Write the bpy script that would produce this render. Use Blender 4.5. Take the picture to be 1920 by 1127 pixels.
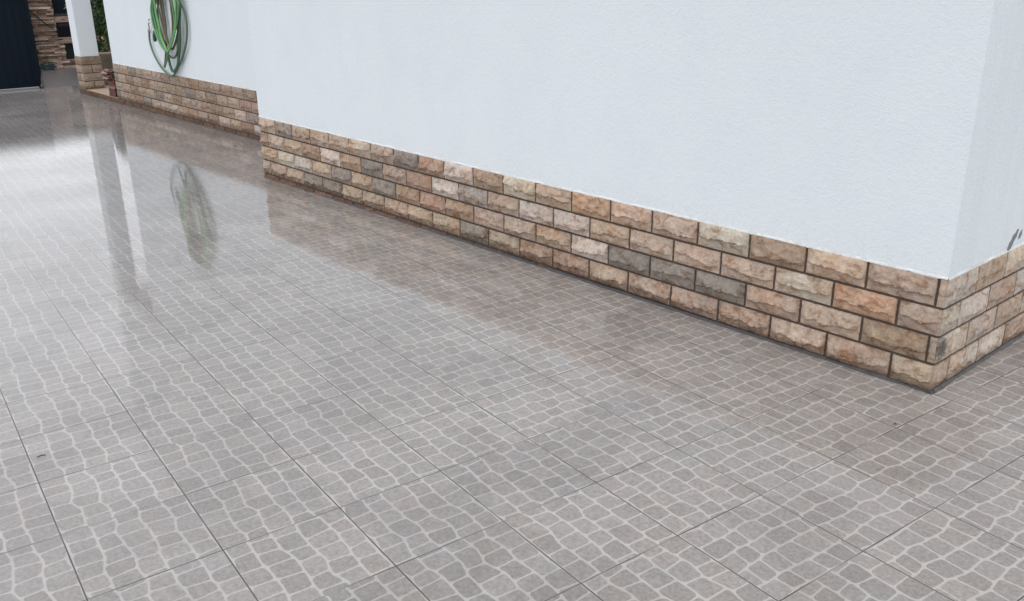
import bpy, math, random
from mathutils import Vector, Matrix, noise
random.seed(7)
scene = bpy.context.scene
for o in list(bpy.data.objects): bpy.data.objects.remove(o)
R = math.radians

# ------------------------------------------------------------------ camera
cam_data = bpy.data.cameras.new("camera")
cam = bpy.data.objects.new("camera", cam_data)
scene.collection.objects.link(cam)
YAW, PIT, ROL = 2.4273, -0.3512, -0.0094
d = Vector((math.cos(PIT)*math.cos(YAW), math.cos(PIT)*math.sin(YAW), math.sin(PIT)))
r = d.cross(Vector((0, 0, 1))).normalized(); u = r.cross(d)
cr, sr = math.cos(ROL), math.sin(ROL)
r2 = cr*r + sr*u; u2 = -sr*r + cr*u
m = Matrix((r2, u2, -d)).transposed().to_4x4()
m.translation = Vector((1.4156, -3.536, 1.670))
cam.matrix_world = m
cam_data.sensor_width = 36.0
cam_data.lens = 1682.36/1920*36
cam_data.clip_start = 0.05
cam_data.clip_end = 1000
scene.camera = cam
scene.render.resolution_x, scene.render.resolution_y = 1024, 601

# ------------------------------------------------------------------ overcast daylight
SUN_AZ = math.atan2(-0.80, 0.50)      # direction towards the sun, in the ground plane
SUN_EL = R(74)
world = bpy.data.worlds.new("World"); scene.world = world
world.use_nodes = True
wn = world.node_tree.nodes; wl = world.node_tree.links
bg = wn["Background"]
sky = wn.new("ShaderNodeTexSky"); sky.sky_type = 'NISHITA'; sky.sun_disc = False
sky.sun_elevation = SUN_EL; sky.sun_rotation = math.pi/2 - SUN_AZ
sky.air_density = 1.0; sky.dust_density = 1.0; sky.ozone_density = 1.0
hs = wn.new("ShaderNodeHueSaturation"); hs.inputs['Saturation'].default_value = 0.17
wl.new(sky.outputs[0], hs.inputs['Color']); wl.new(hs.outputs[0], bg.inputs['Color'])
bg.inputs['Strength'].default_value = 0.15
sd = bpy.data.lights.new("sun", 'SUN'); sd.energy = 0.5; sd.angle = R(35); sd.color = (1.0, 0.97, 0.93)
sun = bpy.data.objects.new("sun", sd); scene.collection.objects.link(sun)
sv = Vector((math.cos(SUN_EL)*math.cos(SUN_AZ), math.cos(SUN_EL)*math.sin(SUN_AZ), math.sin(SUN_EL)))
sun.rotation_euler = sv.to_track_quat('Z', 'Y').to_euler()
scene.view_settings.view_transform = 'Standard'
scene.view_settings.look = 'None'
scene.view_settings.exposure = 0.84
scene.view_settings.gamma = 1.0

# ------------------------------------------------------------------ helpers
C = scene.collection
def tag(o, label=None, cat=None, group=None, kind=None):
    if label: o['label'] = label
    if cat: o['category'] = cat
    if group: o['group'] = group
    if kind: o['kind'] = kind
    return o
def empty(name, loc=(0, 0, 0)):
    o = bpy.data.objects.new(name, None); C.objects.link(o); o.location = loc
    o.empty_display_size = 0.1
    return o
class MB:
    """collects geometry, becomes ONE mesh object"""
    def __init__(s): s.v = []; s.f = []; s.t = []; s.cur = (1, 1, 1, 1)
    def tint(s, c): s.cur = (c[0], c[1], c[2], 1); return s
    def add(s, vs, fs):
        n = len(s.v); s.v += [tuple(p) for p in vs]; s.t += [s.cur]*len(vs)
        s.f += [tuple(i+n for i in f) for f in fs]
    def box(s, a, b):
        x0, y0, z0 = a; x1, y1, z1 = b
        vs = [(x0,y0,z0),(x1,y0,z0),(x1,y1,z0),(x0,y1,z0),(x0,y0,z1),(x1,y0,z1),(x1,y1,z1),(x0,y1,z1)]
        s.add(vs, [(0,3,2,1),(4,5,6,7),(0,1,5,4),(1,2,6,5),(2,3,7,6),(3,0,4,7)])
    def tube(s, pts, rad, n=10, cap=True):
        pts = [Vector(p) for p in pts]; N = len(pts)
        rads = rad if isinstance(rad, (list, tuple)) else [rad]*N
        ring = []; up = None
        for i, p in enumerate(pts):
            t = (pts[min(i+1, N-1)] - pts[max(i-1, 0)]).normalized()
            if up is None:
                up = t.orthogonal().normalized()
            up = (up - t*up.dot(t)).normalized(); w = t.cross(up)
            ring += [p + rads[i]*(math.cos(2*math.pi*k/n)*up + math.sin(2*math.pi*k/n)*w) for k in range(n)]
        fs = [(i*n+k, i*n+(k+1)%n, (i+1)*n+(k+1)%n, (i+1)*n+k) for i in range(N-1) for k in range(n)]
        if cap: fs += [tuple(range(n-1, -1, -1)), tuple((N-1)*n+k for k in range(n))]
        s.add(ring, fs)
    def lathe(s, cx, cy, prof, n=24):
        vs = [(cx+rr*math.cos(2*math.pi*k/n), cy+rr*math.sin(2*math.pi*k/n), z) for rr, z in prof for k in range(n)]
        fs = [(i*n+k, i*n+(k+1)%n, (i+1)*n+(k+1)%n, (i+1)*n+k) for i in range(len(prof)-1) for k in range(n)]
        s.add(vs, fs)
    def build(s, name, mat, parent=None, smooth=False, bevel=0, origin=None):
        me = bpy.data.meshes.new(name)
        og = Vector(origin) if origin else Vector((0, 0, 0))
        po = parent.location if parent and parent.type == 'EMPTY' else Vector((0,0,0))
        sub = og if origin else po
        me.from_pydata([tuple(Vector(p)-sub) for p in s.v], [], s.f)
        at = me.color_attributes.new("tint", 'FLOAT_COLOR', 'POINT')
        at.data.foreach_set("color", [c for t in s.t for c in t])
        me.update()
        if smooth: me.polygons.foreach_set("use_smooth", [True]*len(me.polygons))
        me.materials.append(mat)
        o = bpy.data.objects.new(name, me); C.objects.link(o)
        if origin: o.location = og
        if parent: o.parent = parent
        if bevel:
            b = o.modifiers.new("bevel", 'BEVEL'); b.width = bevel; b.segments = 2; b.limit_method = 'ANGLE'
        return o

class NT:
    """tiny expression layer over shader nodes"""
    def __init__(s, name):
        s.m = bpy.data.materials.new(name); s.m.use_nodes = True
        s.n = s.m.node_tree.nodes; s.l = s.m.node_tree.links; s.b = s.n["Principled BSDF"]
    def put(s, sock, v):
        if hasattr(v, 'is_output') or isinstance(v, bpy.types.NodeSocket): s.l.new(v, sock)
        else:
            if isinstance(v, (tuple, list)) and len(v) == 3 and sock.type == 'RGBA': v = (*v, 1)
            sock.default_value = v
    def M(s, op, a, b=0.0, c=0.0, clamp=False):
        n = s.n.new("ShaderNodeMath"); n.operation = op; n.use_clamp = clamp
        s.put(n.inputs[0], a); s.put(n.inputs[1], b); s.put(n.inputs[2], c)
        return n.outputs[0]
    def vec(s, x, y, z=0.0):
        n = s.n.new("ShaderNodeCombineXYZ"); s.put(n.inputs[0], x); s.put(n.inputs[1], y); s.put(n.inputs[2], z); return n.outputs[0]
    def sep(s, v):
        n = s.n.new("ShaderNodeSeparateXYZ"); s.put(n.inputs[0], v); return n.outputs
    def pos(s): return s.n.new("ShaderNodeNewGeometry").outputs['Position']
    def white(s, v):
        n = s.n.new("ShaderNodeTexWhiteNoise"); n.noise_dimensions = '3D'; s.put(n.inputs['Vector'], v)
        return s.sep(n.outputs['Color'])
    def noise(s, v, scale, detail=2.0, rough=0.5, dist=0.0):
        n = s.n.new("ShaderNodeTexNoise"); s.put(n.inputs['Vector'], v); n.inputs['Scale'].default_value = scale
        n.inputs['Detail'].default_value = detail; n.inputs['Roughness'].default_value = rough
        n.inputs['Distortion'].default_value = dist
        return n.outputs['Fac']
    def voro(s, v, scale, feature='F1', out='Distance', rnd=1.0):
        n = s.n.new("ShaderNodeTexVoronoi"); n.feature = feature; s.put(n.inputs['Vector'], v)
        n.inputs['Scale'].default_value = scale; n.inputs['Randomness'].default_value = rnd
        return n.outputs[out]
    def mul(s, v, f):
        n = s.n.new("ShaderNodeVectorMath"); n.operation = 'MULTIPLY'; s.put(n.inputs[0], v); s.put(n.inputs[1], f); return n.outputs[0]
    def rng(s, v, a, b, c=0.0, d=1.0, smooth=False):
        n = s.n.new("ShaderNodeMapRange"); n.clamp = True
        if smooth: n.interpolation_type = 'SMOOTHSTEP'
        for i, x in enumerate((v, a, b, c, d)): s.put(n.inputs[i], x)
        return n.outputs[0]
    def mix(s, f, a, b, mode='MIX'):
        n = s.n.new("ShaderNodeMix"); n.data_type = 'RGBA'; n.blend_type = mode
        s.put(n.inputs[0], f); s.put(n.inputs[6], a); s.put(n.inputs[7], b); return n.outputs[2]
    def fmix(s, f, a, b):
        n = s.n.new("ShaderNodeMix"); n.data_type = 'FLOAT'
        s.put(n.inputs[0], f); s.put(n.inputs[2], a); s.put(n.inputs[3], b); return n.outputs[0]
    def bump(s, h, strength, dist, normal=None):
        n = s.n.new("ShaderNodeBump"); n.inputs['Strength'].default_value = strength; n.inputs['Distance'].default_value = dist
        s.put(n.inputs['Height'], h)
        if normal: s.l.new(normal, n.inputs['Normal'])
        return n.outputs[0]
    def attr(s, name):
        n = s.n.new("ShaderNodeAttribute"); n.attribute_name = name; return n.outputs['Color']
    def set(s, **k):
        for a, v in k.items(): s.put(s.b.inputs[a.replace('_', ' ')], v)
        return s.m

def simple(name, col, rough=0.6, var=0.15, scale=20, metal=0.0, bump=0.0, spec=0.5):
    t = NT(name); p = t.pos(); n = t.noise(p, scale, 4)
    c = t.mix(1.0, col, t.mix(n, (1-var,)*3, (1+var,)*3), 'MULTIPLY')
    t.set(Base_Color=c, Roughness=rough, Metallic=metal)
    t.b.inputs['Specular IOR Level'].default_value = spec
    if bump: t.set(Normal=t.bump(n, 0.6, bump))
    return t.m

# ------------------------------------------------------------------ numbers measured for this place
S, CH = 0.30, 0.1231            # stone pitch and course height
ZT = 0.4953                     # top of the stone courses
DREC = 0.8295                   # how far the far stretch of wall is set back
XE = -6.031                     # where it steps back
XW = -12.27                     # end of the set-back wall
FX, FY = 0.0063, 0.0020         # fall of the paving
TH, SU, SV, OX, OY = -0.0977, 0.3940, 0.3947, -1.3897, -3.0315
HH = 6.4                        # height of the house
def fz(x, y): return FX*x + FY*y
XD = -15.30                     # edge of the tiled paving

# ------------------------------------------------------------------ materials
def mat_floor():
    t = NT("glazed cobble print tiles"); p = t.sep(t.pos())
    c, s_ = math.cos(TH), math.sin(TH)
    X = t.M('SUBTRACT', p[0], OX); Y = t.M('SUBTRACT', p[1], OY)
    uu = t.M('DIVIDE', t.M('ADD', t.M('MULTIPLY', X, c), t.M('MULTIPLY', Y, s_)), SU)
    vv = t.M('DIVIDE', t.M('SUBTRACT', t.M('MULTIPLY', Y, c), t.M('MULTIPLY', X, s_)), SV)
    iu = t.M('FLOOR', uu); iv = t.M('FLOOR', vv)
    a = t.M('SUBTRACT', uu, iu); b = t.M('SUBTRACT', vv, iv)
    rt = t.white(t.vec(iu, iv, 3.7))
    # print turned a quarter on the tiles of some rows
    sw = t.M('GREATER_THAN', t.M('ADD', iv, t.M('MULTIPLY', rt[0], 2.0)), 5.2)
    A = t.fmix(sw, a, b); B = t.fmix(sw, b, a)
    NC = 5.0
    tid = t.M('ADD', t.M('MULTIPLY', iu, 3.1), t.M('MULTIPLY', iv, 17.7))
    h = lambda p, q, k: t.white(t.vec(p, q, t.M('ADD', tid, k)))[0]
    x = t.M('MULTIPLY', B, NC); y = t.M('MULTIPLY', A, NC)
    # wavy line between two columns: straight pieces between jittered corners
    j = t.M('FLOOR', t.M('ADD', x, 0.5)); yr = t.M('ADD', t.M('MULTIPLY', y, 1.0), t.M('MULTIPLY', j, 0.37)); y0 = t.M('FLOOR', yr); yf = t.M('SUBTRACT', yr, y0)
    h0 = h(j, y0, 0.13); h1 = h(j, t.M('ADD', y0, 1.0), 0.13)
    jit = t.M('MULTIPLY', t.M('SUBTRACT', t.fmix(t.rng(yf, 0.12, 0.88, 0.0, 1.0), h0, h1), 0.5), 0.27)
    pj = t.M('ADD', j, jit); dxs = t.M('SUBTRACT', x, pj)
    colid = t.M('SUBTRACT', j, t.M('LESS_THAN', dxs, 0.0))
    gx = t.M('MULTIPLY', t.M('ABSOLUTE', dxs), 1.0)
    # cross lines of each column, staggered
    off = t.M('ADD', t.M('MULTIPLY', t.M('MODULO', t.M('ADD', colid, 20.0), 2.0), 0.5), t.M('MULTIPLY', h(colid, 0.5, 0.7), 0.35))
    y2 = t.M('ADD', y, off); k = t.M('FLOOR', t.M('ADD', y2, 0.5))
    hk0 = h(colid, k, 0.41); hk1 = h(colid, k, 0.57)
    sl = t.M('MULTIPLY', t.M('SUBTRACT', hk1, 0.5), t.M('SUBTRACT', x, t.M('ADD', colid, 0.5)))
    pk = t.M('ADD', t.M('ADD', k, t.M('MULTIPLY', t.M('SUBTRACT', hk0, 0.5), 0.30)), t.M('MULTIPLY', sl, 0.28))
    dys = t.M('SUBTRACT', y2, pk)
    rowid = t.M('SUBTRACT', k, t.M('LESS_THAN', dys, 0.0))
    gy = t.M('ABSOLUTE', dys)
    rcell = t.white(t.vec(colid, rowid, tid))
    # margin of each tile
    ea = t.M('MULTIPLY', t.M('MINIMUM', a, t.M('SUBTRACT', 1.0, a)), NC); eb = t.M('MULTIPLY', t.M('MINIMUM', b, t.M('SUBTRACT', 1.0, b)), NC)
    ee = t.M('ADD', t.M('MINIMUM', ea, eb), 0.02)
    fine = t.noise(t.pos(), 75, 3.0)
    wob = t.M('MULTIPLY', t.M('SUBTRACT', fine, 0.5), 0.050)
    RR = 0.16
    g1 = t.M('MAXIMUM', t.M('SUBTRACT', RR+0.045, gx), 0.0); g2 = t.M('MAXIMUM', t.M('SUBTRACT', RR+0.037, gy), 0.0)
    dd = t.M('SQRT', t.M('ADD', t.M('MULTIPLY', g1, g1), t.M('MULTIPLY', g2, g2)))
    dd = t.M('MAXIMUM', dd, t.M('SUBTRACT', RR+0.052, ee))
    dd = t.M('ADD', dd, wob)
    cob = t.rng(dd, RR+0.020, RR-0.026, 0.0, 1.0, True)
    # colours
    mott = t.noise(t.pos(), 70, 6.0, 0.7); big = t.noise(t.pos(), 7.0, 3.0); grain = t.noise(t.pos(), 420, 2.0)
    dark = t.mix(rcell[0], (0.237, 0.221, 0.210), (0.290, 0.271, 0.258))
    dark = t.mix(t.rng(mott, 0.3, 0.7), t.mix(1, dark, (0.70, 0.70, 0.70), 'MULTIPLY'), t.mix(1, dark, (1.22, 1.22, 1.22), 'MULTIPLY'))
    dark = t.mix(t.rng(grain, 0.3, 0.7), t.mix(1, dark, (0.84,)*3, 'MULTIPLY'), t.mix(1, dark, (1.14,)*3, 'MULTIPLY'))
    lite = t.mix(mott, (0.335, 0.320, 0.308), (0.435, 0.416, 0.402))
    col = t.mix(cob, lite, dark)
    col = t.mix(t.rng(big, 0.35, 0.7), col, t.mix(1, col, (1.04, 0.995, 0.965), 'MULTIPLY'))
    warm = t.mix(rt[1], (0.955, 0.95, 0.945), (1.04, 1.025, 1.015))
    col = t.mix(1, col, warm, 'MULTIPLY')
    # joints between the tiles
    ja = t.M('MULTIPLY', t.M('MINIMUM', a, t.M('SUBTRACT', 1.0, a)), SU)
    jb = t.M('MULTIPLY', t.M('MINIMUM', b, t.M('SUBTRACT', 1.0, b)), SV)
    jn = t.noise(t.pos(), 2.3, 3.0)
    ma = t.M('MULTIPLY', t.rng(ja, 0.0014, 0.0031, 1.0, 0.0), t.rng(jn, 0.36, 0.55, 0.55, 1.0))
    mb = t.M('MULTIPLY', t.rng(jb, 0.0015, 0.0032, 0.95, 0.0), t.rng(jn, 0.33, 0.5, 0.75, 1.0))
    joint = t.M('MAXIMUM', ma, mb)
    wet0 = t.rng(t.M('ADD', p[0], t.M('MULTIPLY', p[1], 0.9)), -8.5, -4.2, 1.0, 0.0, True)
    joint = t.M('MULTIPLY', joint, t.rng(wet0, 0.0, 1.0, 1.0, 0.35))
    col = t.mix(joint, col, (0.055, 0.050, 0.047))
    col = t.mix(wet0, col, t.mix(1, col, (0.80, 0.80, 0.815), 'MULTIPLY'))
    # the rain film: thinner and broken towards the house, a real puddle down the drive
    wetn = t.noise(t.pos(), 0.8, 4.0, 0.55)
    lines = t.bump(cob, 0.25, 0.0012)
    jbump = t.bump(joint, -0.6, 0.0025, lines)
    rip = t.noise(t.mul(t.pos(), (2.2, 0.7, 1.0)), 15.0, 3.0, 0.6)
    micro = t.noise(t.pos(), 160, 2.0)
    hgt = t.M('ADD', t.M('MULTIPLY', rip, 1.0), t.M('MULTIPLY', micro, 0.02))
    film = t.bump(hgt, 0.21, 0.0017)
    t.set(Base_Color=col, Roughness=t.rng(mott, 0.2, 0.8, 0.50, 0.62), Normal=jbump)
    t.b.inputs['IOR'].default_value = 1.45
    patch = t.rng(t.noise(t.pos(), 1.7, 5.0, 0.6, 0.4), 0.50, 0.545)
    pud = t.rng(t.M('ADD', t.M('ADD', p[0], t.M('MULTIPLY', p[1], 0.9)), t.M('MULTIPLY', wetn, 2.0)), -4.5, 1.4, 1.0, 0.0, True)
    t.put(t.b.inputs['Coat IOR'], t.M('ADD', t.rng(pud, 0.0, 1.0, 1.34, 1.95), t.M('MULTIPLY', patch, 0.07)))
    t.put(t.b.inputs['Base Color'], t.mix(patch, t.mix(1, col, (1.02,)*3, 'MULTIPLY'), t.mix(1, col, (0.90, 0.895, 0.89), 'MULTIPLY')))
    t.b.inputs['Specular IOR Level'].default_value = 0.3
    t.put(t.b.inputs['Coat Weight'], t.M('MULTIPLY', t.rng(wetn, 0.35, 0.6, 0.8, 1.0), t.rng(joint, 0, 1, 1.0, 0.3)))
    t.put(t.b.inputs['Coat Roughness'], t.M('MULTIPLY', t.rng(wetn, 0.35, 0.60, 0.08, 0.03), t.rng(wet0, 0.0, 0.8, 1.0, 0.12)))
    t.put(t.b.inputs['Coat Normal'], film)
    return t.m

def mat_plaster():
    t = NT("rough white render"); P = t.pos(); p = t.sep(P)
    n1 = t.noise(P, 125, 3.0, 0.6); n2 = t.noise(P, 38, 2.0); big = t.noise(t.mul(P, (1, 1, 0.35)), 1.3, 3.0)
    h = t.M('ADD', t.M('MULTIPLY', n1, 0.7), t.M('MULTIPLY', n2, 0.4))
    col = t.mix(big, (0.715, 0.765, 0.795), (0.765, 0.81, 0.84))
    col = t.mix(t.rng(t.noise(P, 3.2, 5.0, 0.6), 0.45, 0.75, 0.0, 0.6), col, t.mix(1, col, (0.945, 0.95, 0.96), 'MULTIPLY'))
    spl = t.M('MULTIPLY', t.rng(t.M('ADD', p[2], t.M('MULTIPLY', t.noise(P, 14, 5.0, 0.7), 0.35)), 0.62, 0.80, 1.0, 0.0), t.rng(t.noise(P, 60, 3.0, 0.6), 0.45, 0.7))
    col = t.mix(t.M('MULTIPLY', spl, 0.35), col, (0.55, 0.53, 0.50))
    # the gable side carries old vertical smears
    side = t.M('GREATER_THAN', p[0], -0.02)
    sm = t.noise(t.mul(P, (1, 1, 0.12)), 9.0, 4.0, 0.6)
    col = t.mix(t.M('MULTIPLY', side, t.rng(sm, 0.42, 0.75, 0.0, 0.6)), col, (0.69, 0.73, 0.755))
    t.set(Base_Color=col, Roughness=0.75, Normal=t.bump(h, 0.55, 0.0045))
    t.b.inputs['Specular IOR Level'].default_value = 0.25
    return t.m

def mat_stone(name="split faced limestone", stain=True):
    t = NT(name); P = t.pos(); tint = t.attr("tint"); p = t.sep(P)
    n1 = t.noise(P, 24, 7.0, 0.68, 1.2); n2 = t.noise(P, 130, 4.0, 0.6); n3 = t.noise(P, 7, 3.0)
    f1 = t.rng(n1, 0.30, 0.70)
    col = t.mix(f1, t.mix(1, tint, (0.74, 0.68, 0.62), 'MULTIPLY'), t.mix(1, tint, (1.10, 1.12, 1.13), 'MULTIPLY'))
    col = t.mix(t.rng(n2, 0.35, 0.65), t.mix(1, col, (0.88,)*3, 'MULTIPLY'), t.mix(1, col, (1.1,)*3, 'MULTIPLY'))
    col = t.mix(t.rng(n3, 0.48, 0.72, 0.0, 0.6), col, t.mix(1, col, (1.02, 0.84, 0.70), 'MULTIPLY'))
    n4 = t.noise(t.mul(P, (1, 1, 1.7)), 15, 5.0, 0.62, 0.8)
    col = t.mix(t.rng(n4, 0.52, 0.64, 0.0, 0.9), col, t.mix(1, col, (0.64, 0.50, 0.40), 'MULTIPLY'))
    col = t.mix(t.rng(n4, 0.46, 0.34, 0.0, 0.6), col, t.mix(1, col, (1.16, 1.18, 1.19), 'MULTIPLY'))
    ve = t.voro(P, 34, 'DISTANCE_TO_EDGE')
    pit = t.M('MULTIPLY', t.rng(t.noise(P, 18, 4.0, 0.7), 0.64, 0.72), t.rng(n2, 0.42, 0.6))
    col = t.mix(t.M('MULTIPLY', pit, 0.8), col, (0.10, 0.075, 0.06))
    if stain:
        # splash dirt creeping up the lowest stones
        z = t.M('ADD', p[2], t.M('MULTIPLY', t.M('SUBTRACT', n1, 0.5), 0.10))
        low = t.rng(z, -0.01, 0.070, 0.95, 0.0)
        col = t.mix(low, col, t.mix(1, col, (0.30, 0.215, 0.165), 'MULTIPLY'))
        # black lichen blot on the gable side of the corner
        dx = t.M('SUBTRACT', p[1], 0.030); dz = t.M('SUBTRACT', p[2], 0.195)
        rr = t.M('SQRT', t.M('ADD', t.M('MULTIPLY', dx, dx), t.M('MULTIPLY', t.M('MULTIPLY', dz, dz), 0.45)))
        rr = t.M('ADD', rr, t.M('MULTIPLY', t.M('SUBTRACT', t.noise(P, 60, 4.0, 0.7), 0.5), 0.10))
        blot = t.M('MULTIPLY', t.rng(rr, 0.020, 0.056, 0.85, 0.0), t.M('GREATER_THAN', p[0], -0.004))
        sidep = t.M('MULTIPLY', t.M('GREATER_THAN', p[0], -0.004), t.rng(t.noise(P, 30, 5.0, 0.7), 0.60, 0.68, 0.0, 0.75))
        col = t.mix(sidep, col, (0.09, 0.078, 0.065))
        col = t.mix(blot, col, (0.055, 0.052, 0.045))
    h = t.M('ADD', t.M('MULTIPLY', n1, 1.0), t.M('MULTIPLY', n2, 0.35))
    t.set(Base_Color=col, Roughness=0.72, Normal=t.bump(h, 0.40, 0.007))
    t.b.inputs['Specular IOR Level'].default_value = 0.35
    return t.m

M_floor = mat_floor(); M_plaster = mat_plaster(); M_stone = mat_stone(); M_stone2 = mat_stone("weathered ledge stone", False)
M_mortar = simple("brown mortar", (0.085, 0.058, 0.045), 0.85, 0.35, 60, bump=0.003)
M_fillet = simple("grey cement fillet", (0.055, 0.050, 0.050), 0.5, 0.6, 30, bump=0.006)
M_lip = simple("white render lip", (0.64, 0.66, 0.665), 0.7, 0.25, 60, bump=0.002)
M_conc = simple("grey concrete", (0.105, 0.097, 0.097), 0.35, 0.3, 6, bump=0.004)
M_ground = simple("asphalt", (0.055, 0.055, 0.055), 0.8, 0.25, 12, bump=0.004)
M_gate = simple("dark navy painted steel", (0.006, 0.012, 0.021), 0.6, 0.2, 8, spec=0.2)
M_rail = simple("worn galvanised steel", (0.22, 0.225, 0.23), 0.45, 0.3, 25)
M_dark = simple("black painted steel", (0.006, 0.006, 0.012), 0.35, 0.2, 8)
M_niche = simple("dark green painted steel", (0.008, 0.020, 0.012), 0.5, 0.2, 8)
M_pot = simple("teal glazed pot", (0.06, 0.09, 0.10), 0.35, 0.3, 12)
M_blk = simple("weathered grey block", (0.16, 0.13, 0.10), 0.8, 0.6, 9, bump=0.01)
M_slab = simple("beige stone slab", (0.42, 0.32, 0.24), 0.5, 0.25, 14, bump=0.002)
M_clay = simple("dark red clay tile", (0.13, 0.045, 0.035), 0.40, 0.35, 25, bump=0.002)
M_clay2 = simple("pale worn clay tile", (0.30, 0.19, 0.16), 0.6, 0.35, 25, bump=0.002)
M_metal = simple("dull brass fitting", (0.35, 0.31, 0.27), 0.35, 0.2, 60, metal=0.7)
M_grip = simple("dark green plastic grip", (0.008, 0.07, 0.03), 0.35, 0.15, 60)
M_bark = simple("bark", (0.07, 0.05, 0.035), 0.9, 0.4, 20)
M_cable = simple("black cable", (0.02, 0.018, 0.02), 0.6, 0.1, 20)
M_leafd = simple("dead leaf", (0.05, 0.035, 0.025), 0.6, 0.3, 60)

def mat_tint(name, rough, spec=0.5, trans=0.0):
    t = NT(name); n = t.noise(t.pos(), 40, 3)
    t.set(Base_Color=t.mix(1, t.attr("tint"), t.mix(n, (0.75,)*3, (1.25,)*3), 'MULTIPLY'), Roughness=rough)
    t.b.inputs['Specular IOR Level'].default_value = spec
    return t.m
M_hose = mat_tint("garden hose rubber", 0.42)
M_leaf = mat_tint("leaves", 0.55, 0.4)

# ------------------------------------------------------------------ ground
def grid_sheet(name, xs, ys, zf, mat):
    b = MB(); nx, ny = len(xs), len(ys)
    b.add([(x, y, zf(x, y)) for y in ys for x in xs],
          [(j*nx+i, j*nx+i+1, (j+1)*nx+i+1, (j+1)*nx+i) for j in range(ny-1) for i in range(nx-1)])
    return b.build(name, mat)
def lin(a, b, n): return [a+(b-a)*i/n for i in range(n+1)]
o = grid_sheet("driveway", lin(XD, 7, 8), lin(-9, 8, 6), fz, M_floor)
tag(o, kind='structure')
def zramp(x, y):
    k = min(1, max(0, (XD - x)/0.5)); s = min(1, max(0, (0.62+(XD-x)*0.25-y)/0.08))
    s = s*s*(3-2*s)
    return fz(XD, y) - 0.012 - 0.62*k*s + (0.0063*(XD-x))*(1-s)*0.2
o = grid_sheet("apron", lin(-24, XD, 60), lin(-9, -0.6, 6)+lin(-0.5, 2.6, 90)+[5, 8], zramp, M_conc); tag(o, kind='structure')
b = MB(); b.add([(-400,-400,-0.9),(400,-400,-0.9),(400,400,-0.9),(-400,400,-0.9)], [(0,1,2,3)])
o = b.build("ground", M_ground); tag(o, kind='structure')

# ------------------------------------------------------------------ the house
house = empty("house", (0, 0, 0))
tag(house, "white rendered house with beige split stone plinth and corner column by the porch", "house")
I = 0.004                                # render sits just behind the stone arrises
def prism(b, poly, z0, z1):
    n = len(poly)
    b.add([(x, y, z0) for x, y in poly] + [(x, y, z1) for x, y in poly],
          [(i, (i+1) % n, n+(i+1) % n, n+i) for i in range(n)] + [tuple(range(n, 2*n)), tuple(range(n-1, -1, -1))])
b = MB()
fp = [(-I, I), (-I, 8), (XW+I, 8), (XW+I, DREC+I), (XE+I, DREC+I), (XE+I, I)]
prism(b, fp, ZT, HH)
# storey carried over the porch by the column
XC, YC = -13.713, DREC
b2 = [(XW+I-0.003, DREC+I), (XW+I-0.003, 4.6), (XC-0.32, 4.6), (XC-0.32, DREC+I)]
prism(b, b2, 3.25, HH-0.004)
wall = b.build("wall", M_plaster, house)
# core behind the stones
b = MB(); J_ = 0.006
prism(b, [(-J_, J_), (-J_, 7.9), (XW+J_, 7.9), (XW+J_, DREC+J_), (XE+J_, DREC+J_), (XE+J_, J_)], -0.5, ZT-0.001)
mort = b.build("mortar", M_mortar, house)
# ragged white lip of render over the top course
b = MB()
def lip(p0, p1, nrm, seed):
    p0, p1, nrm = Vector(p0), Vector(p1), Vector(nrm)
    L = (p1-p0).length; n = int(L/0.012); t = (p1-p0)/n
    vs = []; 
    for i in range(n+1):
        q = p0 + t*i
        nz = noise.noise(Vector((q.x*9+seed, q.y*9, 1.3))) + 0.5*noise.noise(Vector((q.x*40+seed, q.y*40, 4.3)))
        lo = -0.001 + max(-0.4, nz)*0.007 ; out = 0.004 + 0.004*nz
        vs += [q + Vector((0, 0, lo+0.0)), q + nrm*out + Vector((0, 0, lo)), q + nrm*(out*0.9) + Vector((0, 0, lo+0.004+0.002*nz)), q + Vector((0, 0, 0.012))]
    fs = [(i*4+k, i*4+4+k, i*4+5+k, i*4+1+k) for i in range(n) for k in range(3)]
    b.add(vs, fs)
lip((XE+I, I, ZT), (-I, I, ZT), (0, -1, 0), 1)
lip((-I, I, ZT), (-I, 6, ZT), (1, 0, 0), 5)
lip((XW+I, DREC+I, ZT), (XE+I, DREC+I, ZT), (0, -1, 0), 9)
b.build("render_lip", M_lip, wall)

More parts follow.
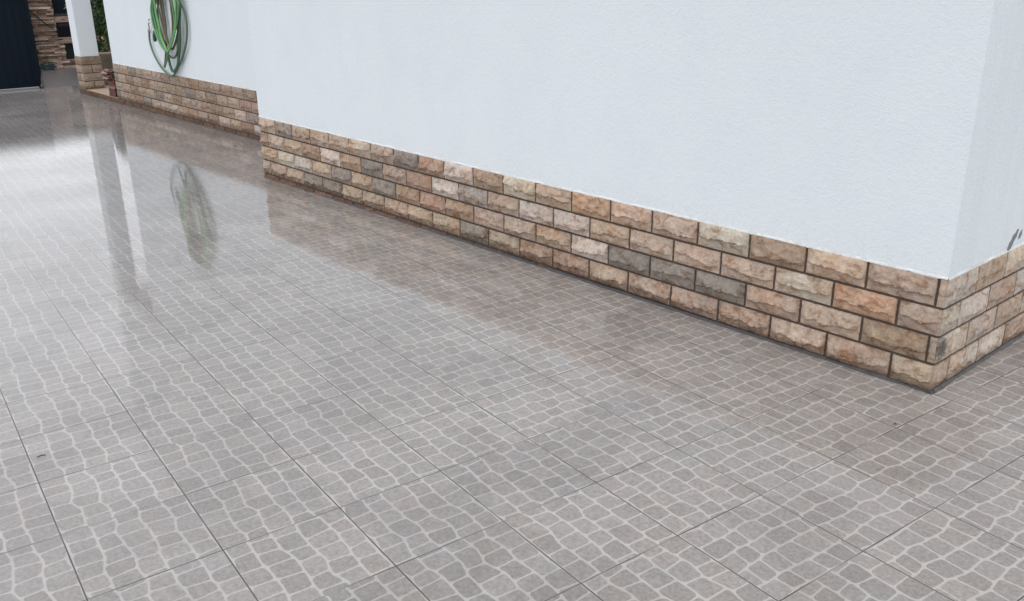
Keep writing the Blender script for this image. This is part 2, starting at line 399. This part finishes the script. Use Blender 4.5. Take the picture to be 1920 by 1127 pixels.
PAL = dict(b=(0.485, 0.388, 0.312), t=(0.40, 0.30, 0.23), w=(0.59, 0.52, 0.45), r=(0.42, 0.30, 0.228), g=(0.30, 0.265, 0.232),
           o=(0.55, 0.365, 0.25), p=(0.50, 0.39, 0.315), m=(0.36, 0.31, 0.27))
DK = 1.0
def stone(b, org, tu, nrm, w, h, letter, nx=22, nz=11, seed=0, proud=0.030, end0=True, end1=True):
    """one split-faced stone; org = lower corner of its face edge plane"""
    c = Vector(PAL[letter]); rnd = random.Random(seed)
    k = rnd.uniform(0.80, 1.00)*DK; c = Vector((c[0]*k*rnd.uniform(.97, 1.04), c[1]*k, c[2]*k*rnd.uniform(.95, 1.05)))
    b.tint(c)
    org, tu, nrm = Vector(org), Vector(tu), Vector(nrm)
    sd = Vector((rnd.uniform(0, 99), rnd.uniform(0, 99), rnd.uniform(0, 99)))
    ph = rnd.uniform(0.30, 0.52); tilt = rnd.uniform(-.22, .22); amp = rnd.uniform(0.75, 1.2); cut = rnd.uniform(0.25, 0.6)
    sl_, sr_ = rnd.uniform(.018, .05), rnd.uniform(.018, .05)
    nzv = lambda a_, b_, c_: noise.noise(Vector((a_, b_, c_))+sd)
    vs = []
    for j in range(nz+1):
        for i in range(nx+1):
            fu, fv = i/nx, j/nz
            x, z = fu*w, fv*h
            r = ph + tilt*(fu-.5) + 0.17*nzv(x*13, 0, 0) + 0.07*nzv(x*48, 0, 0) + 0.03*nzv(x*120, 0, 0)
            r = min(0.8, max(0.14, r))
            if fv > r: prof = ((1-fv)/(1-r))**0.75
            else:
                t_ = min(1, (r-fv)/0.09); t_ = t_*t_*(3-2*t_)
                prof = (1-t_) + t_*cut*min(1, fv/r*1.15)**0.7
            ex = min(1, x/sl_)*min(1, (w-x)/sr_); ex = min(1, ex)**0.7
            ez = min(1, min(z, h-z)/0.012)
            q = Vector((x, z, 0))
            nb = noise.fractal(q*11+sd, 1.0, 2.0, 3)
            fn = noise.fractal(q*60+sd, 1.0, 2.0, 2)
            rg = 1-abs(noise.noise(q*17+sd+Vector((5, 5, 5))))*2.4
            dep = proud*ex*(amp*0.80*prof + ez*(0.34*nb + 0.14*rg*(0.4+prof) + 0.07*fn))
            dep = max(dep, 0.0002)
            # slightly uneven arris
            jx = 0; jz = 0
            if i in (0, nx) : jx = 0.0016*noise.noise(Vector((0, z*60, 0))+sd)*(1 if i else -1)
            if j in (0, nz): jz = 0.0016*noise.noise(Vector((x*60, 3, 0))+sd)
            vs.append(org + tu*(x+jx) + Vector((0, 0, z+jz)) + nrm*dep)
    fs = []
    flip = tu.cross(Vector((0, 0, 1))).dot(nrm) < 0
    for j in range(nz):
        for i in range(nx):
            a = j*(nx+1)+i; f = (a, a+1, a+nx+2, a+nx+1)
            fs.append(f[::-1] if flip else f)
    n0 = len(vs)
    per = [i for i in range(nx+1)] + [j*(nx+1)+nx for j in range(1, nz+1)] + [nz*(nx+1)+i for i in range(nx-1, -1, -1)] + [j*(nx+1) for j in range(nz-1, 0, -1)]
    vs += [vs[q] - nrm*0.013 for q in per]
    m_ = len(per)
    for q in range(m_):
        f = (per[q], n0+q, n0+(q+1) % m_, per[(q+1) % m_])
        fs.append(f[::-1] if flip else f)
    b.add(vs, fs)
JT = 0.0125
def course_run(b, p_at, tu, nrm, joints, z0, z1, letters, nx, nz, seed, jt=JT):
    """joints: sorted positions along the run; a stone between each pair"""
    for k in range(len(joints)-1):
        s0, s1 = joints[k], joints[k+1]
        a0 = s0 + (jt/2 if k > 0 else 0); a1 = s1 - (jt/2 if k < len(joints)-2 else 0)
        if a1-a0 < 0.012: continue
        w = a1-a0
        stone(b, p_at(a0, z0), tu, nrm, w, z1-z0, letters[k % len(letters)], max(3, int(nx*w/0.29)), nz, seed*1000+k)
b = MB()
rows = ["bbbtwbpobwtwrgbbbbbgbb",
        "bowbbbbwwbmwrbgrwrbbrbb",
        "btbbgggwbbbtrrgbgbwwbb",
        "bbbppbbrtbgbbbbbggbbbb",
        "brbbtbbrbbbgbrbbrbrbbb"]
L0 = -XE
for ri in range(5):
    zt = ZT - ri*CH; z1 = zt - (0 if ri == 0 else JT/2); z0 = zt - CH + JT/2
    off = 0.037 + (0.15 if ri % 2 else 0)
    js = [0.003] + [off + S*k for k in range(0, 30) if off + S*k < L0-0.02] + [L0]
    rr = random.Random(ri+40)
    js = [js[0]] + [q+rr.uniform(-.004, .004) for q in js[1:-1]] + [js[-1]]
    # positions measured leftwards from the near corner
    for k in range(len(js)-1):
        s0, s1 = js[k] + (JT/2 if k else 0), js[k+1] - (JT/2 if k < len(js)-2 else 0)
        if s1-s0 < 0.012: continue
        near = s0 < 3.0
        stone(b, (-s1, 0, z0), (1, 0, 0), (0, -1, 0), s1-s0, z1-z0, rows[ri][k % len(rows[ri])],
              max(4, int((48 if near else 24)*(s1-s0)/0.29)), 22 if near else 11, ri*100+k)
# gable side
sj = [[0.29], [0.16], [0.285], [0.142], [0.29]]
srow = ["wbwbwb", "wwbwbw", "wwbwbb", "bwwbwb", "bbwbbb"]
for ri in range(5):
    zt = ZT - ri*CH; z1 = zt - (0 if ri == 0 else JT/2); z0 = zt - CH + JT/2
    js = [0.004] + [sj[ri][0] + 0.288*k for k in range(12)]
    for k in range(len(js)-1):
        s0, s1 = js[k] + (JT/2 if k else 0.0), js[k+1] - JT/2
        stone(b, (0, s0, z0), (0, 1, 0), (1, 0, 0), s1-s0, z1-z0, srow[ri][k % 6], max(4, int(36*(s1-s0)/0.29)), 18, 700+ri*50+k, proud=0.017)
b.build("stone_plinth", M_stone, house)
b = MB()
# set-back stretch
DK = 0.86
lrow = ["bgbbbmtbtbbrbbtbbbmbb", "gbwgbtbrbbtbmbtbbrbtb", "bbbbwtmwbtrbbtbmbbtbb", "gggbtgwrbwtbrbwbbmtbb", "bbtbwbrbrbbtbbtbbbrbb"]
LL = XE - XW
for ri in range(5):
    zt = ZT - ri*CH; z1 = zt - (0 if ri == 0 else JT/2); z0 = zt - CH + JT/2
    off = 0.25 if ri % 2 == 0 else 0.09
    js = [0] + [off + S*k for k in range(0, 30) if off + S*k < LL-0.03] + [LL]
    for k in range(len(js)-1):
        s0, s1 = js[k] + (JT/2 if k else 0), js[k+1] - (JT/2 if k < len(js)-2 else 0)
        if s1-s0 < 0.012: continue
        stone(b, (XE-s1, DREC, z0), (1, 0, 0), (0, -1, 0), s1-s0, z1-z0, lrow[ri][k % 21], max(4, int(12*(s1-s0)/0.29)), 7, 2000+ri*100+k, proud=0.013)
# end return of the set-back stretch, facing the porch
for ri in range(4):
    z1 = ZT - ri*CH - (0 if ri == 0 else JT/2); z0 = ZT - (ri+1)*CH + JT/2
    for k in range(4):
        stone(b, (XW, DREC+0.3*k, z0), (0, 1, 0), (-1, 0, 0), 0.29, z1-z0, "bbtb"[k], 5, 4, 3000+ri*10+k)
plinth = b.build("stone_plinth", M_stone, house, smooth=False)

# cement fillet where paving meets stone
b = MB()
def fillet(p0, p1, nrm, seed, wid=0.013):
    p0, p1, nrm = Vector(p0), Vector(p1), Vector(nrm)
    n = max(2, int((p1-p0).length/0.02)); t = (p1-p0)/n; vs = []
    for i in range(n+1):
        q = p0+t*i; nz = noise.noise(Vector((q.x*6+seed, q.y*6, 0))) + 0.5*noise.noise(Vector((q.x*25+seed, q.y*25, 0)))
        w_ = wid*(1+0.7*nz); z = fz(q.x, q.y)
        vs += [Vector((q.x, q.y, z+0.014+0.006*nz)) - nrm*0.012, Vector((q.x, q.y, z+0.012+0.005*nz)) + nrm*0.006,
               Vector((q.x, q.y, z+0.002)) + nrm*w_, Vector((q.x, q.y, z-0.01)) + nrm*(w_+0.004)]
    b.add(vs, [(i*4+k, i*4+4+k, i*4+5+k, i*4+1+k) for i in range(n) for k in range(3)])
fillet((XE, 0, 0), (0.015, 0, 0), (0, -1, 0), 2)
fillet((0, -0.015, 0), (0, 3.5, 0), (1, 0, 0), 6)
fillet((-14.03, DREC, 0), (XE, DREC, 0), (0, -1, 0), 8, 0.016)
b.build("cement_fillet", M_fillet, house)

# porch step: one low course with a slab on it
b = MB()
ZK = ZT - 4*CH
for k in range(7):
    s0 = XW - 0.30*k - 0.002; s1 = max(s0-0.29, -14.03)
    if s0-s1 < 0.02: break
    stone(b, (s1, DREC, ZK-CH+JT/2), (1, 0, 0), (0, -1, 0), s0-s1, CH-JT, "bpbtbbb"[k], 9, 5, 5000+k, proud=0.010)
b.build("porch_step", M_stone, house)
b = MB(); b.box((-14.03, DREC+0.010, -0.4), (XW-0.004, 3.2, ZK)); b.build("porch_floor", M_slab, house)

# column: stone foot and white shaft
col = empty("column_tmp"); bpy.data.objects.remove(col)
b = MB()
CW = 0.31
X0, X1, Y0, Y1 = XC-CW, XC, DREC, DREC+0.295
for ri in range(4):
    z1 = ZT - ri*CH - JT/2*(ri > 0); z0 = ZT - (ri+1)*CH + JT/2
    hgt = z1-z0
    def run(org, tu, nr, L, splits, sd):
        js = [0]+splits+[L]
        for k in range(len(js)-1):
            s0 = js[k]+(JT/2 if k else 0); s1 = js[k+1]-(JT/2 if k < len(js)-2 else 0)
            stone(b, Vector(org)+Vector(tu)*s0+Vector((0, 0, z0)), tu, nr, s1-s0, hgt, "tbbb"[ri], max(3, int(8*(s1-s0)/.29)), 6, sd+k+ri*10, proud=0.012)
    run((X1, Y0, 0), (0, 1, 0), (1, 0, 0), Y1-Y0, [0.145] if ri % 2 else [], 6000)
    run((X0, Y0, 0), (1, 0, 0), (0, -1, 0), CW, [0.15] if ri % 2 == 0 and ri else [], 6100)
    run((X0, Y0, 0), (0, 1, 0), (-1, 0, 0), Y1-Y0, [], 6200)
    run((X0, Y1, 0), (1, 0, 0), (0, 1, 0), CW, [], 6300)
cf = b.build("column_foot", M_stone, house)
b = MB(); b.box((X0+.008, Y0+.008, ZK), (X1-.008, Y1-.008, ZT-.002)); b.build("mortar", M_mortar, cf)
b = MB(); b.box((X0+.004, Y0+.006, ZT), (X1-.014, Y1-.014, 3.254)); b.build("column_shaft", M_plaster, house, bevel=0.004)

# chipped render on the gable side
b = MB()
def blob(b, pts, x):
    n = len(pts); b.add([(x, y, z) for y, z in pts] + [(x-0.003, y, z) for y, z in pts],
                        [tuple(range(n))] + [(i, n+i, n+(i+1) % n, (i+1) % n) for i in range(n)])
blob(b, [(0.575, 0.498), (0.600, 0.503), (0.612, 0.516), (0.630, 0.540), (0.646, 0.550), (0.660, 0.585), (0.644, 0.586), (0.628, 0.572), (0.608, 0.566), (0.594, 0.546), (0.578, 0.536), (0.566, 0.510)], -0.002)
blob(b, [(0.672, 0.535), (0.690, 0.537), (0.705, 0.553), (0.700, 0.575), (0.688, 0.570), (0.676, 0.556)], -0.002)
b.build("chipped_patch", simple("bare grey cement", (0.20, 0.21, 0.215), 0.8, 0.4, 80), house)

# ------------------------------------------------------------------ garden hose (traced on its own plane just off the wall)
cm = cam.matrix_world
def on_wall(px, py, yv):
    v = cm.to_3x3() @ Vector(((px-960)/1682.36, -(py-563.5)/1682.36, -1))
    o_ = cm.translation; k = (yv-o_.y)/v.y
    return o_ + v*k
def spline(P, n=10):
    out = []
    Q = [P[0]]+P+[P[-1]]
    for i in range(1, len(Q)-2):
        for k in range(n):
            t = k/n; p0, p1, p2, p3 = Q[i-1], Q[i], Q[i+1], Q[i+2]
            out.append(0.5*((2*p1)+(p2-p0)*t+(2*p0-5*p1+4*p2-p3)*t*t+(3*p1-p0-3*p2+p3)*t**3))
    out.append(Q[-2]); return out
hose = empty("garden_hose", on_wall(323, 143, DREC-0.03))
tag(hose, "long green garden hose hanging in loops on the white wall", "garden hose")
HOOK = Vector((-9.82, 0, 1.80))
def cz_(x, y): return (250+x/7.046, y/7.046)
greens = [(0.10, 0.26, 0.13), (0.09, 0.20, 0.11), (0.16, 0.36, 0.13), (0.15, 0.13, 0.075), (0.13, 0.15, 0.07), (0.08, 0.17, 0.10)]
loops = [  # (points in crop units down one side and up the other, offset from wall, colour)
 ([(600, -10), (672, 150), (708, 340), (700, 560), (655, 740), (590, 900), (520, 1000), (440, 965), (345, 850), (262, 690), (218, 540), (210, 410)], 0.030, (0.10, 0.19, 0.12), 'end'),
 ([(245, -10), (235, 130), (262, 320), (320, 500), (385, 625), (430, 655), (480, 600), (530, 440), (575, 260), (590, 0)], 0.085, (0.15, 0.33, 0.15), 'loop'),
 ([(275, -10), (300, 180), (335, 330), (365, 480), (420, 620), (450, 680), (490, 620), (545, 430), (560, 200), (545, -10)], 0.110, (0.17, 0.40, 0.13), 'loop'),
 ([(310, -10), (345, 160), (385, 330), (420, 470), (455, 580), (485, 620), (515, 500), (518, 300), (500, 120), (480, -10)], 0.070, (0.19, 0.15, 0.085), 'loop'),
 ([(350, -10), (385, 200), (420, 380), (460, 560), (510, 650), (545, 600), (590, 420), (615, 200), (600, -10)], 0.055, (0.15, 0.14, 0.08), 'loop'),
 ([(265, -10), (255, 150), (290, 330), (345, 460), (400, 600), (440, 700), (520, 765), (570, 720), (600, 560), (615, 300), (605, -10)], 0.060, (0.09, 0.20, 0.10), 'loop'),
 ([(330, -10), (320, 150), (335, 300), (380, 460), (430, 620), (470, 800), (515, 945), (570, 900), (605, 760), (620, 520), (612, 250), (590, -10)], 0.050, (0.08, 0.17, 0.10), 'loop'),
 ([(290, -10), (280, 160), (330, 360), (410, 560), (455, 720), (500, 890), (545, 930), (590, 820), (585, 600), (590, 400), (570, -10)], 0.045, (0.07, 0.15, 0.09), 'loop'),
 ([(580, -10), (590, 180), (560, 370), (500, 540), (462, 690), (440, 800), (415, 885)], 0.095, (0.12, 0.24, 0.13), 'tail'),
 ([(380, -10), (400, 150), (425, 300), (435, 480), (430, 650), (425, 780), (412, 888)], 0.040, (0.16, 0.13, 0.09), 'tail'),
 ([(500, -10), (530, 160), (545, 330), (520, 480), (470, 640), (425, 650), (375, 560), (310, 380), (262, 160), (262, -10)], 0.100, (0.10, 0.24, 0.11), 'loop'),
]
hb = MB()
for P, off, colr, kind in loops:
    Q = [on_wall(*cz_(x, y), DREC-off) for x, y in P]
    top = Vector((HOOK.x + random.uniform(-.06, .06), DREC-off-0.01, HOOK.z + random.uniform(-.02, .03)))
    def bend(q, s):
        return [Vector(((q.x*0.62+top.x*0.38), q.y, top.z-0.10)), Vector((q.x*0.25+top.x*0.75, q.y, top.z-0.02))]
    pre = bend(Q[0], 1)[::-1]; post = bend(Q[-1], 1)
    full = [top]+pre+Q
    if kind == 'loop': full = full+post+[top+Vector((0.01, -0.01, 0))]
    sp = spline(full, 9)
    hb.tint([q*(1.0 if colr[1] > 0.22 else 0.75) for q in colr]); hb.tube(sp, 0.0125 if kind != 'loop' else random.uniform(0.0115, 0.0135), 10)
for k in range(9):                      # short tight turns round the bracket
    a0 = random.uniform(-.12, .12); zb = random.uniform(1.42, 1.52); wv = random.uniform(.12, .24); yo = DREC-random.uniform(.04, .12)
    hb.tint(random.choice([(0.05, 0.10, 0.05), (0.08, 0.08, 0.04), (0.06, 0.13, 0.06)]))
    ring = [Vector((HOOK.x+a0*.5+wv*math.sin(t_), yo+0.01*math.cos(t_), (HOOK.z+zb)/2+(HOOK.z-zb)/2*math.cos(t_))) for t_ in [2*math.pi*q/24 for q in range(25)]]
    hb.tube(ring, 0.013, 8)
hb.build("hose_coil", M_hose, hose, smooth=True)
e0 = on_wall(*cz_(210, 412), DREC-0.03)
b = MB(); b.tube([e0+Vector((0, 0, -.02)), e0+Vector((0, 0, .02)), e0+Vector((.005, 0, .025)), e0+Vector((.01, 0, .07))], [.016, .016, .011, .011], 12)
b.tube([e0+Vector((.01, 0, .07)), e0+Vector((.02, 0, .10)), e0+Vector((.09, -.01, .105))], .007, 10)
b.tube([e0+Vector((.03, 0, .13)), e0+Vector((.07, 0, .15))], .007, 8)
b.build("metal_connector", M_metal, hose, smooth=True)
g0 = on_wall(*cz_(278, 405), DREC-0.05); g1 = on_wall(*cz_(288, 550), DREC-0.05)
b = MB(); b.tube([g0, g0.lerp(g1, .15), g0.lerp(g1, .5), g0.lerp(g1, .9), g1], [.012, .02, .024, .022, .012], 12)
b.build("grip", M_grip, hose, smooth=True)
hk = empty("hose_bracket", (HOOK.x, DREC, HOOK.z)); tag(hk, "dark wall bracket that carries the coiled green hose", "bracket")
b = MB(); b.box((HOOK.x-.12, DREC-.022, HOOK.z-.16), (HOOK.x+.12, DREC+.002, HOOK.z+.06)); b.build("back_plate", M_dark, hk, bevel=0.004)
b = MB(); b.tube([(HOOK.x+.11*math.cos(a), DREC-.02-(.11 if False else 0), HOOK.z-.03) for a in (0,)]+[(HOOK.x-.0, DREC-.13, HOOK.z-.035)], .012, 8)
b.tube([(HOOK.x-.1, DREC-.02, HOOK.z-.03), (HOOK.x-.1, DREC-.13, HOOK.z-.03), (HOOK.x+.1, DREC-.13, HOOK.z-.03), (HOOK.x+.1, DREC-.02, HOOK.z-.03)], .010, 8)
b.build("support_arm", M_dark, hk, smooth=True)

# ------------------------------------------------------------------ roof tiles stacked on the porch step
def pan_tile(name, w, l, t, mat):
    """flat interlocking clay tile with a rolled side; width along local x, length along y"""
    b = MB(); n = 14; prof = []
    for k in range(n+1):
        x = -w/2 + w*k/n; z = 0.022*max(0, math.sin(math.pi*(k-8)/6)) if k >= 8 else 0.004*math.sin(math.pi*k/8)
        prof.append((x, z))
    vs = []
    for yy in (0, l):
        vs += [(x, yy, z+t) for x, z in prof] + [(x, yy, z) for x, z in prof]
    m1 = n+1; fs = []
    for k in range(n):
        fs += [(k, 2*m1+k, 2*m1+k+1, k+1), (m1+k, m1+k+1, 3*m1+k+1, 3*m1+k), (k, k+1, m1+k+1, m1+k), (2*m1+k+1, 2*m1+k, 3*m1+k, 3*m1+k+1)]
    for k in (0, n): fs.append((k, m1+k, 3*m1+k, 2*m1+k) if k == 0 else (k, 2*m1+k, 3*m1+k, m1+k))
    b.add(vs, fs); return b.build(name, mat, smooth=False, origin=(0, 0, 0))
tA = pan_tile("roof_tile", 0.20, 0.27, 0.013, M_clay)
tB = pan_tile("roof_tile", 0.20, 0.27, 0.013, M_clay2)
specs = []
UP = Matrix(((0, 1, 0), (0, 0, 1), (1, 0, 0))).to_euler()       # standing on edge, face towards the drive
for k, wd in enumerate(("front", "middle", "rear")):
    specs.append(((-12.66+random.uniform(-.01, .01), 0.842+0.037*k, ZK+0.101), UP, wd + " one of the upright clay roof tiles carrying the pile", tA, (1, 0.98, 1)))
ztop = ZK+0.203
for k, wd in enumerate(("lowest", "second lowest", "middle", "second highest", "topmost")):
    specs.append(((-12.70-(0, .10, .03, .13, .06)[k], 0.925+random.uniform(-.012, .012), ztop+0.036*k), (R(random.uniform(-2, 2)), 0, R(-90+random.uniform(-7, 7))),
                  wd + " clay roof tile lying on the pile beside the plinth end", tB if k in (1, 3) else tA, (1, 1, 1)))
used = set()
for loc, rot, lab, src, sc in specs:
    if src.name not in used: used.add(src.name); o = src
    else: o = src.copy(); C.objects.link(o)
    o.location = loc; o.rotation_euler = rot; o.scale = sc
    tag(o, lab, "roof tile", "clay roof tiles stacked on the porch step")

# weathered block behind the porch step
b = MB(); b.box((-14.9, 1.25, -0.12), (-14.55, 2.35, 0.46)); o = b.build("concrete_block", M_blk, bevel=0.015, origin=(-14.7, 1.8, -0.1))
tag(o, "weathered grey block wall standing between the column and the house wall", "block")

# ------------------------------------------------------------------ street boundary
XB = -18.9
lw = empty("boundary_wall", (XB, 1.9, -0.12)); tag(lw, "brown dry stacked ledge stone pillar wall behind the white column", "wall")
LC = [(0.40, 0.29, 0.23), (0.50, 0.385, 0.32), (0.33, 0.24, 0.19), (0.62, 0.50, 0.43), (0.45, 0.34, 0.28), (0.24, 0.165, 0.13)]
b = MB()
def ledges(y0, y1, z0, z1, x, seed):
    rn = random.Random(seed); z = z0
    while z < z1-0.008:
        h = min(rn.choice((.022, .03, .036, .045)), z1-z); y = y0
        while y < y1-0.01:
            w = min(rn.uniform(.08, .34), y1-y); dp = rn.choice((0, .015, .03, .055, .07))
            c = rn.choice(LC); k = rn.uniform(.8, 1.25); b.tint([q*k for q in c])
            b.box((x-0.05, y+0.002, z+0.002), (x+dp, y+w-0.002, z+h-0.002)); y += w
        z += h
HB = 1.34
ledges(1.28, 1.95, -0.20, HB, XB, 1)          # pillar
ledges(1.95, 3.3, -0.20, 0.06, XB-0.03, 2)    # foot of the panel wall
ledges(1.95, 2.06, 0.06, 0.38, XB-0.03, 3)
ledges(1.95, 3.3, 0.38, 0.50, XB-0.03, 4)
ledges(1.95, 3.3, 0.79, 0.90, XB-0.03, 5)
b.build("stone_cladding", M_stone2, lw)
b = MB(); b.box((XB-0.35, 1.29, -0.3), (XB-0.045, 1.94, HB-0.01)); b.box((XB-0.35, 1.941, -0.3), (XB-0.12, 3.3, 0.95)); b.build("core", M_mortar, lw)
b = MB(); b.box((XB-0.119, 2.064, 0.064), (XB-0.10, 3.29, 0.376)); b.build("meter_door", M_niche, lw)
b = MB(); b.box((XB-0.099, 2.30, 0.16), (XB-0.092, 2.50, 0.34)); b.build("meter_label", simple("grey plastic plate", (0.28, 0.29, 0.27), 0.5), lw)
lb = empty("letter_box", (XB, 2.2, 0.5)); tag(lb, "wide black letter box set into the ledge stone wall", "letter box")
b = MB(); b.box((XB-0.10, 1.965, 0.503), (XB+0.02, 2.9, 0.785)); b.build("box_body", M_dark, lb, bevel=0.006)
b = MB(); b.box((XB+0.021, 1.99, 0.71), (XB+0.03, 2.88, 0.77)); b.build("slot_flap", simple("dark plum metal", (0.03, 0.025, 0.04), 0.4), lb)
# navy panel above
pn = empty("fence_panel", (XB-0.2, 2.6, 0.9)); tag(pn, "dark navy metal fence panel standing on the ledge stone wall", "fence")
b = MB(); b.box((XB-0.16, 1.96, 0.905), (XB-0.13, 3.3, HB)); b.build("panel", M_gate, pn)
b = MB(); b.box((XB-0.17, 1.951, 0.902), (XB-0.12, 1.965, HB)); b.box((XB-0.165, 1.966, HB), (XB-0.125, 3.3, HB+.02)); b.build("rim", M_gate, pn)
# gate
gate = empty("driveway_gate", (-18.6, 0, -0.5)); tag(gate, "dark navy corrugated steel driveway gate at the left edge", "gate")
b = MB(); n = 150; y0, y1 = -4.2, 1.38; xg = -18.62
vs = []
for i in range(n+1):
    y = y0+(y1-y0)*i/n; xx = xg + (0.0025 if (i//2) % 2 else 0.0)
    vs += [(xx, y, -0.76), (xx, y, HB-0.03)]
b.add(vs, [(2*i, 2*i+2, 2*i+3, 2*i+1) for i in range(n)])
b.build("gate_panel", M_gate, gate)
b = MB(); b.box((xg-.05, y1, -0.76), (xg+.05, y1+0.06, HB+.02)); b.box((xg-.04, y0, HB-.03), (xg+.04, y1-.001, HB+.01)); b.build("gate_frame", M_gate, gate, bevel=0.005)
# track at the edge of the tiles
b = MB(); b.box((XD-0.10, -6, fz(XD, 0)-0.03), (XD-0.03, 0.57, fz(XD, 0)+0.030)); o = b.build("gate_track", M_rail, bevel=0.006, origin=(XD, -2.5, fz(XD, 0)))
tag(o, "pale worn steel track along the far edge of the tiles below the gate", "track")
b = MB(); b.lathe(XD-0.06, 0.62, [(0.0, -.12), (0.02, -.12), (0.022, -0.06), (0.016, -0.035), (0.0, -0.03)], 14); o = b.build("gate_stop", simple("rusty brown iron", (0.12, 0.07, 0.06), 0.7, 0.4, 60), smooth=True, origin=(XD-0.06, .62, -.1))
tag(o, "small rusty stop post at the right end of the gate track", "post")

# plant pot, cable
pot = empty("plant_pot", (XB+0.22, 1.62, zramp(XB+0.22, 1.62))); tag(pot, "small teal pot on the ground below the ledge stone pillar", "plant pot")
zp = pot.location.z
b = MB(); b.lathe(pot.location.x, 1.62, [(0.0, zp), (0.09, zp), (0.10, zp+.02), (0.125, zp+.11), (0.135, zp+.115), (0.135, zp+.13), (0.115, zp+.13), (0.11, zp+.10), (0, zp+.10)], 24); b.build("pot_body", M_pot, pot, smooth=True)
b = MB(); rn = random.Random(3)
def leaf(b, c, dirv, L, W):
    dirv = dirv.normalized(); s_ = dirv.cross(Vector((rn.uniform(-1, 1), rn.uniform(-1, 1), rn.uniform(-1, 1)))).normalized()
    nn = dirv.cross(s_)
    b.add([c, c+dirv*L*.5+s_*W*.5+nn*L*.06, c+dirv*L, c+dirv*L*.5-s_*W*.5+nn*L*.06], [(0, 1, 2, 3)])
for k in range(90):
    a = rn.uniform(0, 6.28); b.tint((0.03*rn.uniform(.6, 1.6), 0.06*rn.uniform(.6, 1.6), 0.03))
    leaf(b, Vector((pot.location.x+.08*math.cos(a)*rn.random(), 1.62+.08*math.sin(a)*rn.random(), zp+.10)), Vector((math.cos(a), math.sin(a), rn.uniform(.3, 2))), rn.uniform(.04, .09), .02)
b.build("foliage", M_leaf, pot)
b = MB(); pts = spline([Vector((XB+.06, 1.10, 1.40)), Vector((XB+.07, 1.28, 1.24)), Vector((XB+.07, 1.45, 1.08)), Vector((XB+.06, 1.62, 0.92)), Vector((XB+.05, 1.80, 0.74)), Vector((XB+.05, 1.90, 0.70))], 8)
b.tube(pts, 0.011, 8); o = b.build("cable", M_cable, smooth=True, origin=(XB, 1.5, 1.0)); tag(o, "thin black cable slanting across the ledge stone pillar", "cable")

# ------------------------------------------------------------------ shrubs
def shrub(name, label, cx, cy, z0, rx, ry, h, nleaf, cols, seed, Lf=(0.05, 0.10), stems=5):
    root = empty(name, (cx, cy, z0)); tag(root, label, "shrub")
    global rn; rn = random.Random(seed)
    cl = []
    for k in range(26):
        a = rn.uniform(0, 6.28); q = rn.random()**.5; zz = rn.uniform(0.12, .93)
        f = math.sin(math.pi*min(1, zz*.85+.12))**.5
        cl.append((Vector((cx+rx*q*f*math.cos(a), cy+ry*q*f*math.sin(a), z0+h*zz)), rn.uniform(.18, .34), rn.uniform(.55, 1.5)))
    b = MB()
    for k in range(nleaf):
        c, rad, br = rn.choice(cl)
        v = Vector((rn.gauss(0, 1), rn.gauss(0, 1), rn.gauss(0, 1))).normalized()
        p = c + v*rad*rn.uniform(.55, 1.05)
        cc = rn.choice(cols); m_ = br*rn.uniform(.7, 1.3); b.tint([q*m_ for q in cc])
        leaf(b, p, v+Vector((rn.uniform(-.7, .7), rn.uniform(-.7, .7), rn.uniform(-.9, .3))), rn.uniform(*Lf), rn.uniform(.025, .05))
    b.build("foliage", M_leaf, root)
    b = MB()
    for k in range(stems):
        c = rn.choice(cl)[0]; p0 = Vector((cx+rn.uniform(-.1, .1), cy+rn.uniform(-.1, .1), z0))
        b.tube([p0, p0.lerp(c, .5)+Vector((rn.uniform(-.1, .1), rn.uniform(-.1, .1), .1)), c], [.035, .022, .01], 8)
    b.build("stem", M_bark, root, smooth=True)
    return root
GR = [(0.025, 0.065, 0.018), (0.045, 0.09, 0.025), (0.018, 0.045, 0.015), (0.055, 0.085, 0.02)]
shrub("shrub", "tall dark green shrub behind the porch between column and house wall", -17.0, 2.72, -0.12, 0.75, 0.80, 2.75, 15000, GR, 11)
shrub("flowering_shrub", "low bush with small orange flowers at the foot of the tall dark shrub", -15.9, 2.22, -0.12, 0.22, 0.28, 0.72, 1500, GR[:2]+[(0.03, 0.05, 0.02)]+[(0.30, 0.15, 0.02)], 21, (0.03, 0.06), 3)
cp = shrub("climbing_plant", "sprig of green leaves hanging in front of the navy fence panel", XB+0.30, 2.42, 0.93, 0.12, 0.20, 0.42, 420, [(0.05, 0.10, 0.03), (0.09, 0.14, 0.05), (0.16, 0.12, 0.09)], 31, (0.04, 0.08), 2)

# ------------------------------------------------------------------ little debris on the paving
def debris(px, py, L, ang, label, wr=.14):
    v = cm.to_3x3() @ Vector(((px-960)/1682.36, -(py-563.5)/1682.36, -1)); o_ = cm.translation
    k = -(o_.z-fz(o_.x, o_.y))/(v.z-FX*v.x-FY*v.y); p = o_+v*k
    b = MB(); c, s_ = math.cos(ang), math.sin(ang); n = 8; vs = []
    for i in range(n+1):
        t = i/n; w = L*wr*math.sin(math.pi*min(.98, t*.9+.05)); x = (t-.5)*L
        for sgn in (-1, 1):
            vs.append((p.x+x*c-sgn*w*s_, p.y+x*s_+sgn*w*c, p.z+.003+.004*math.sin(t*3)+.002*sgn))
    b.add(vs, [(2*i, 2*i+2, 2*i+3, 2*i+1) for i in range(n)])
    o = b.build("fallen_leaf", M_leafd, origin=(p.x, p.y, p.z)); tag(o, label, "leaf")
debris(441, 275, 0.07, 0.3, "dark dead leaf on the wet tiles in front of the step in the wall")
debris(78, 857, 0.030, 1.47, "tiny dark leaf sliver on the tiles near the lower left edge", .07)
debris(1678, 797, 0.012, 0.5, "tiny dark crumb on the tile joint before the house corner")
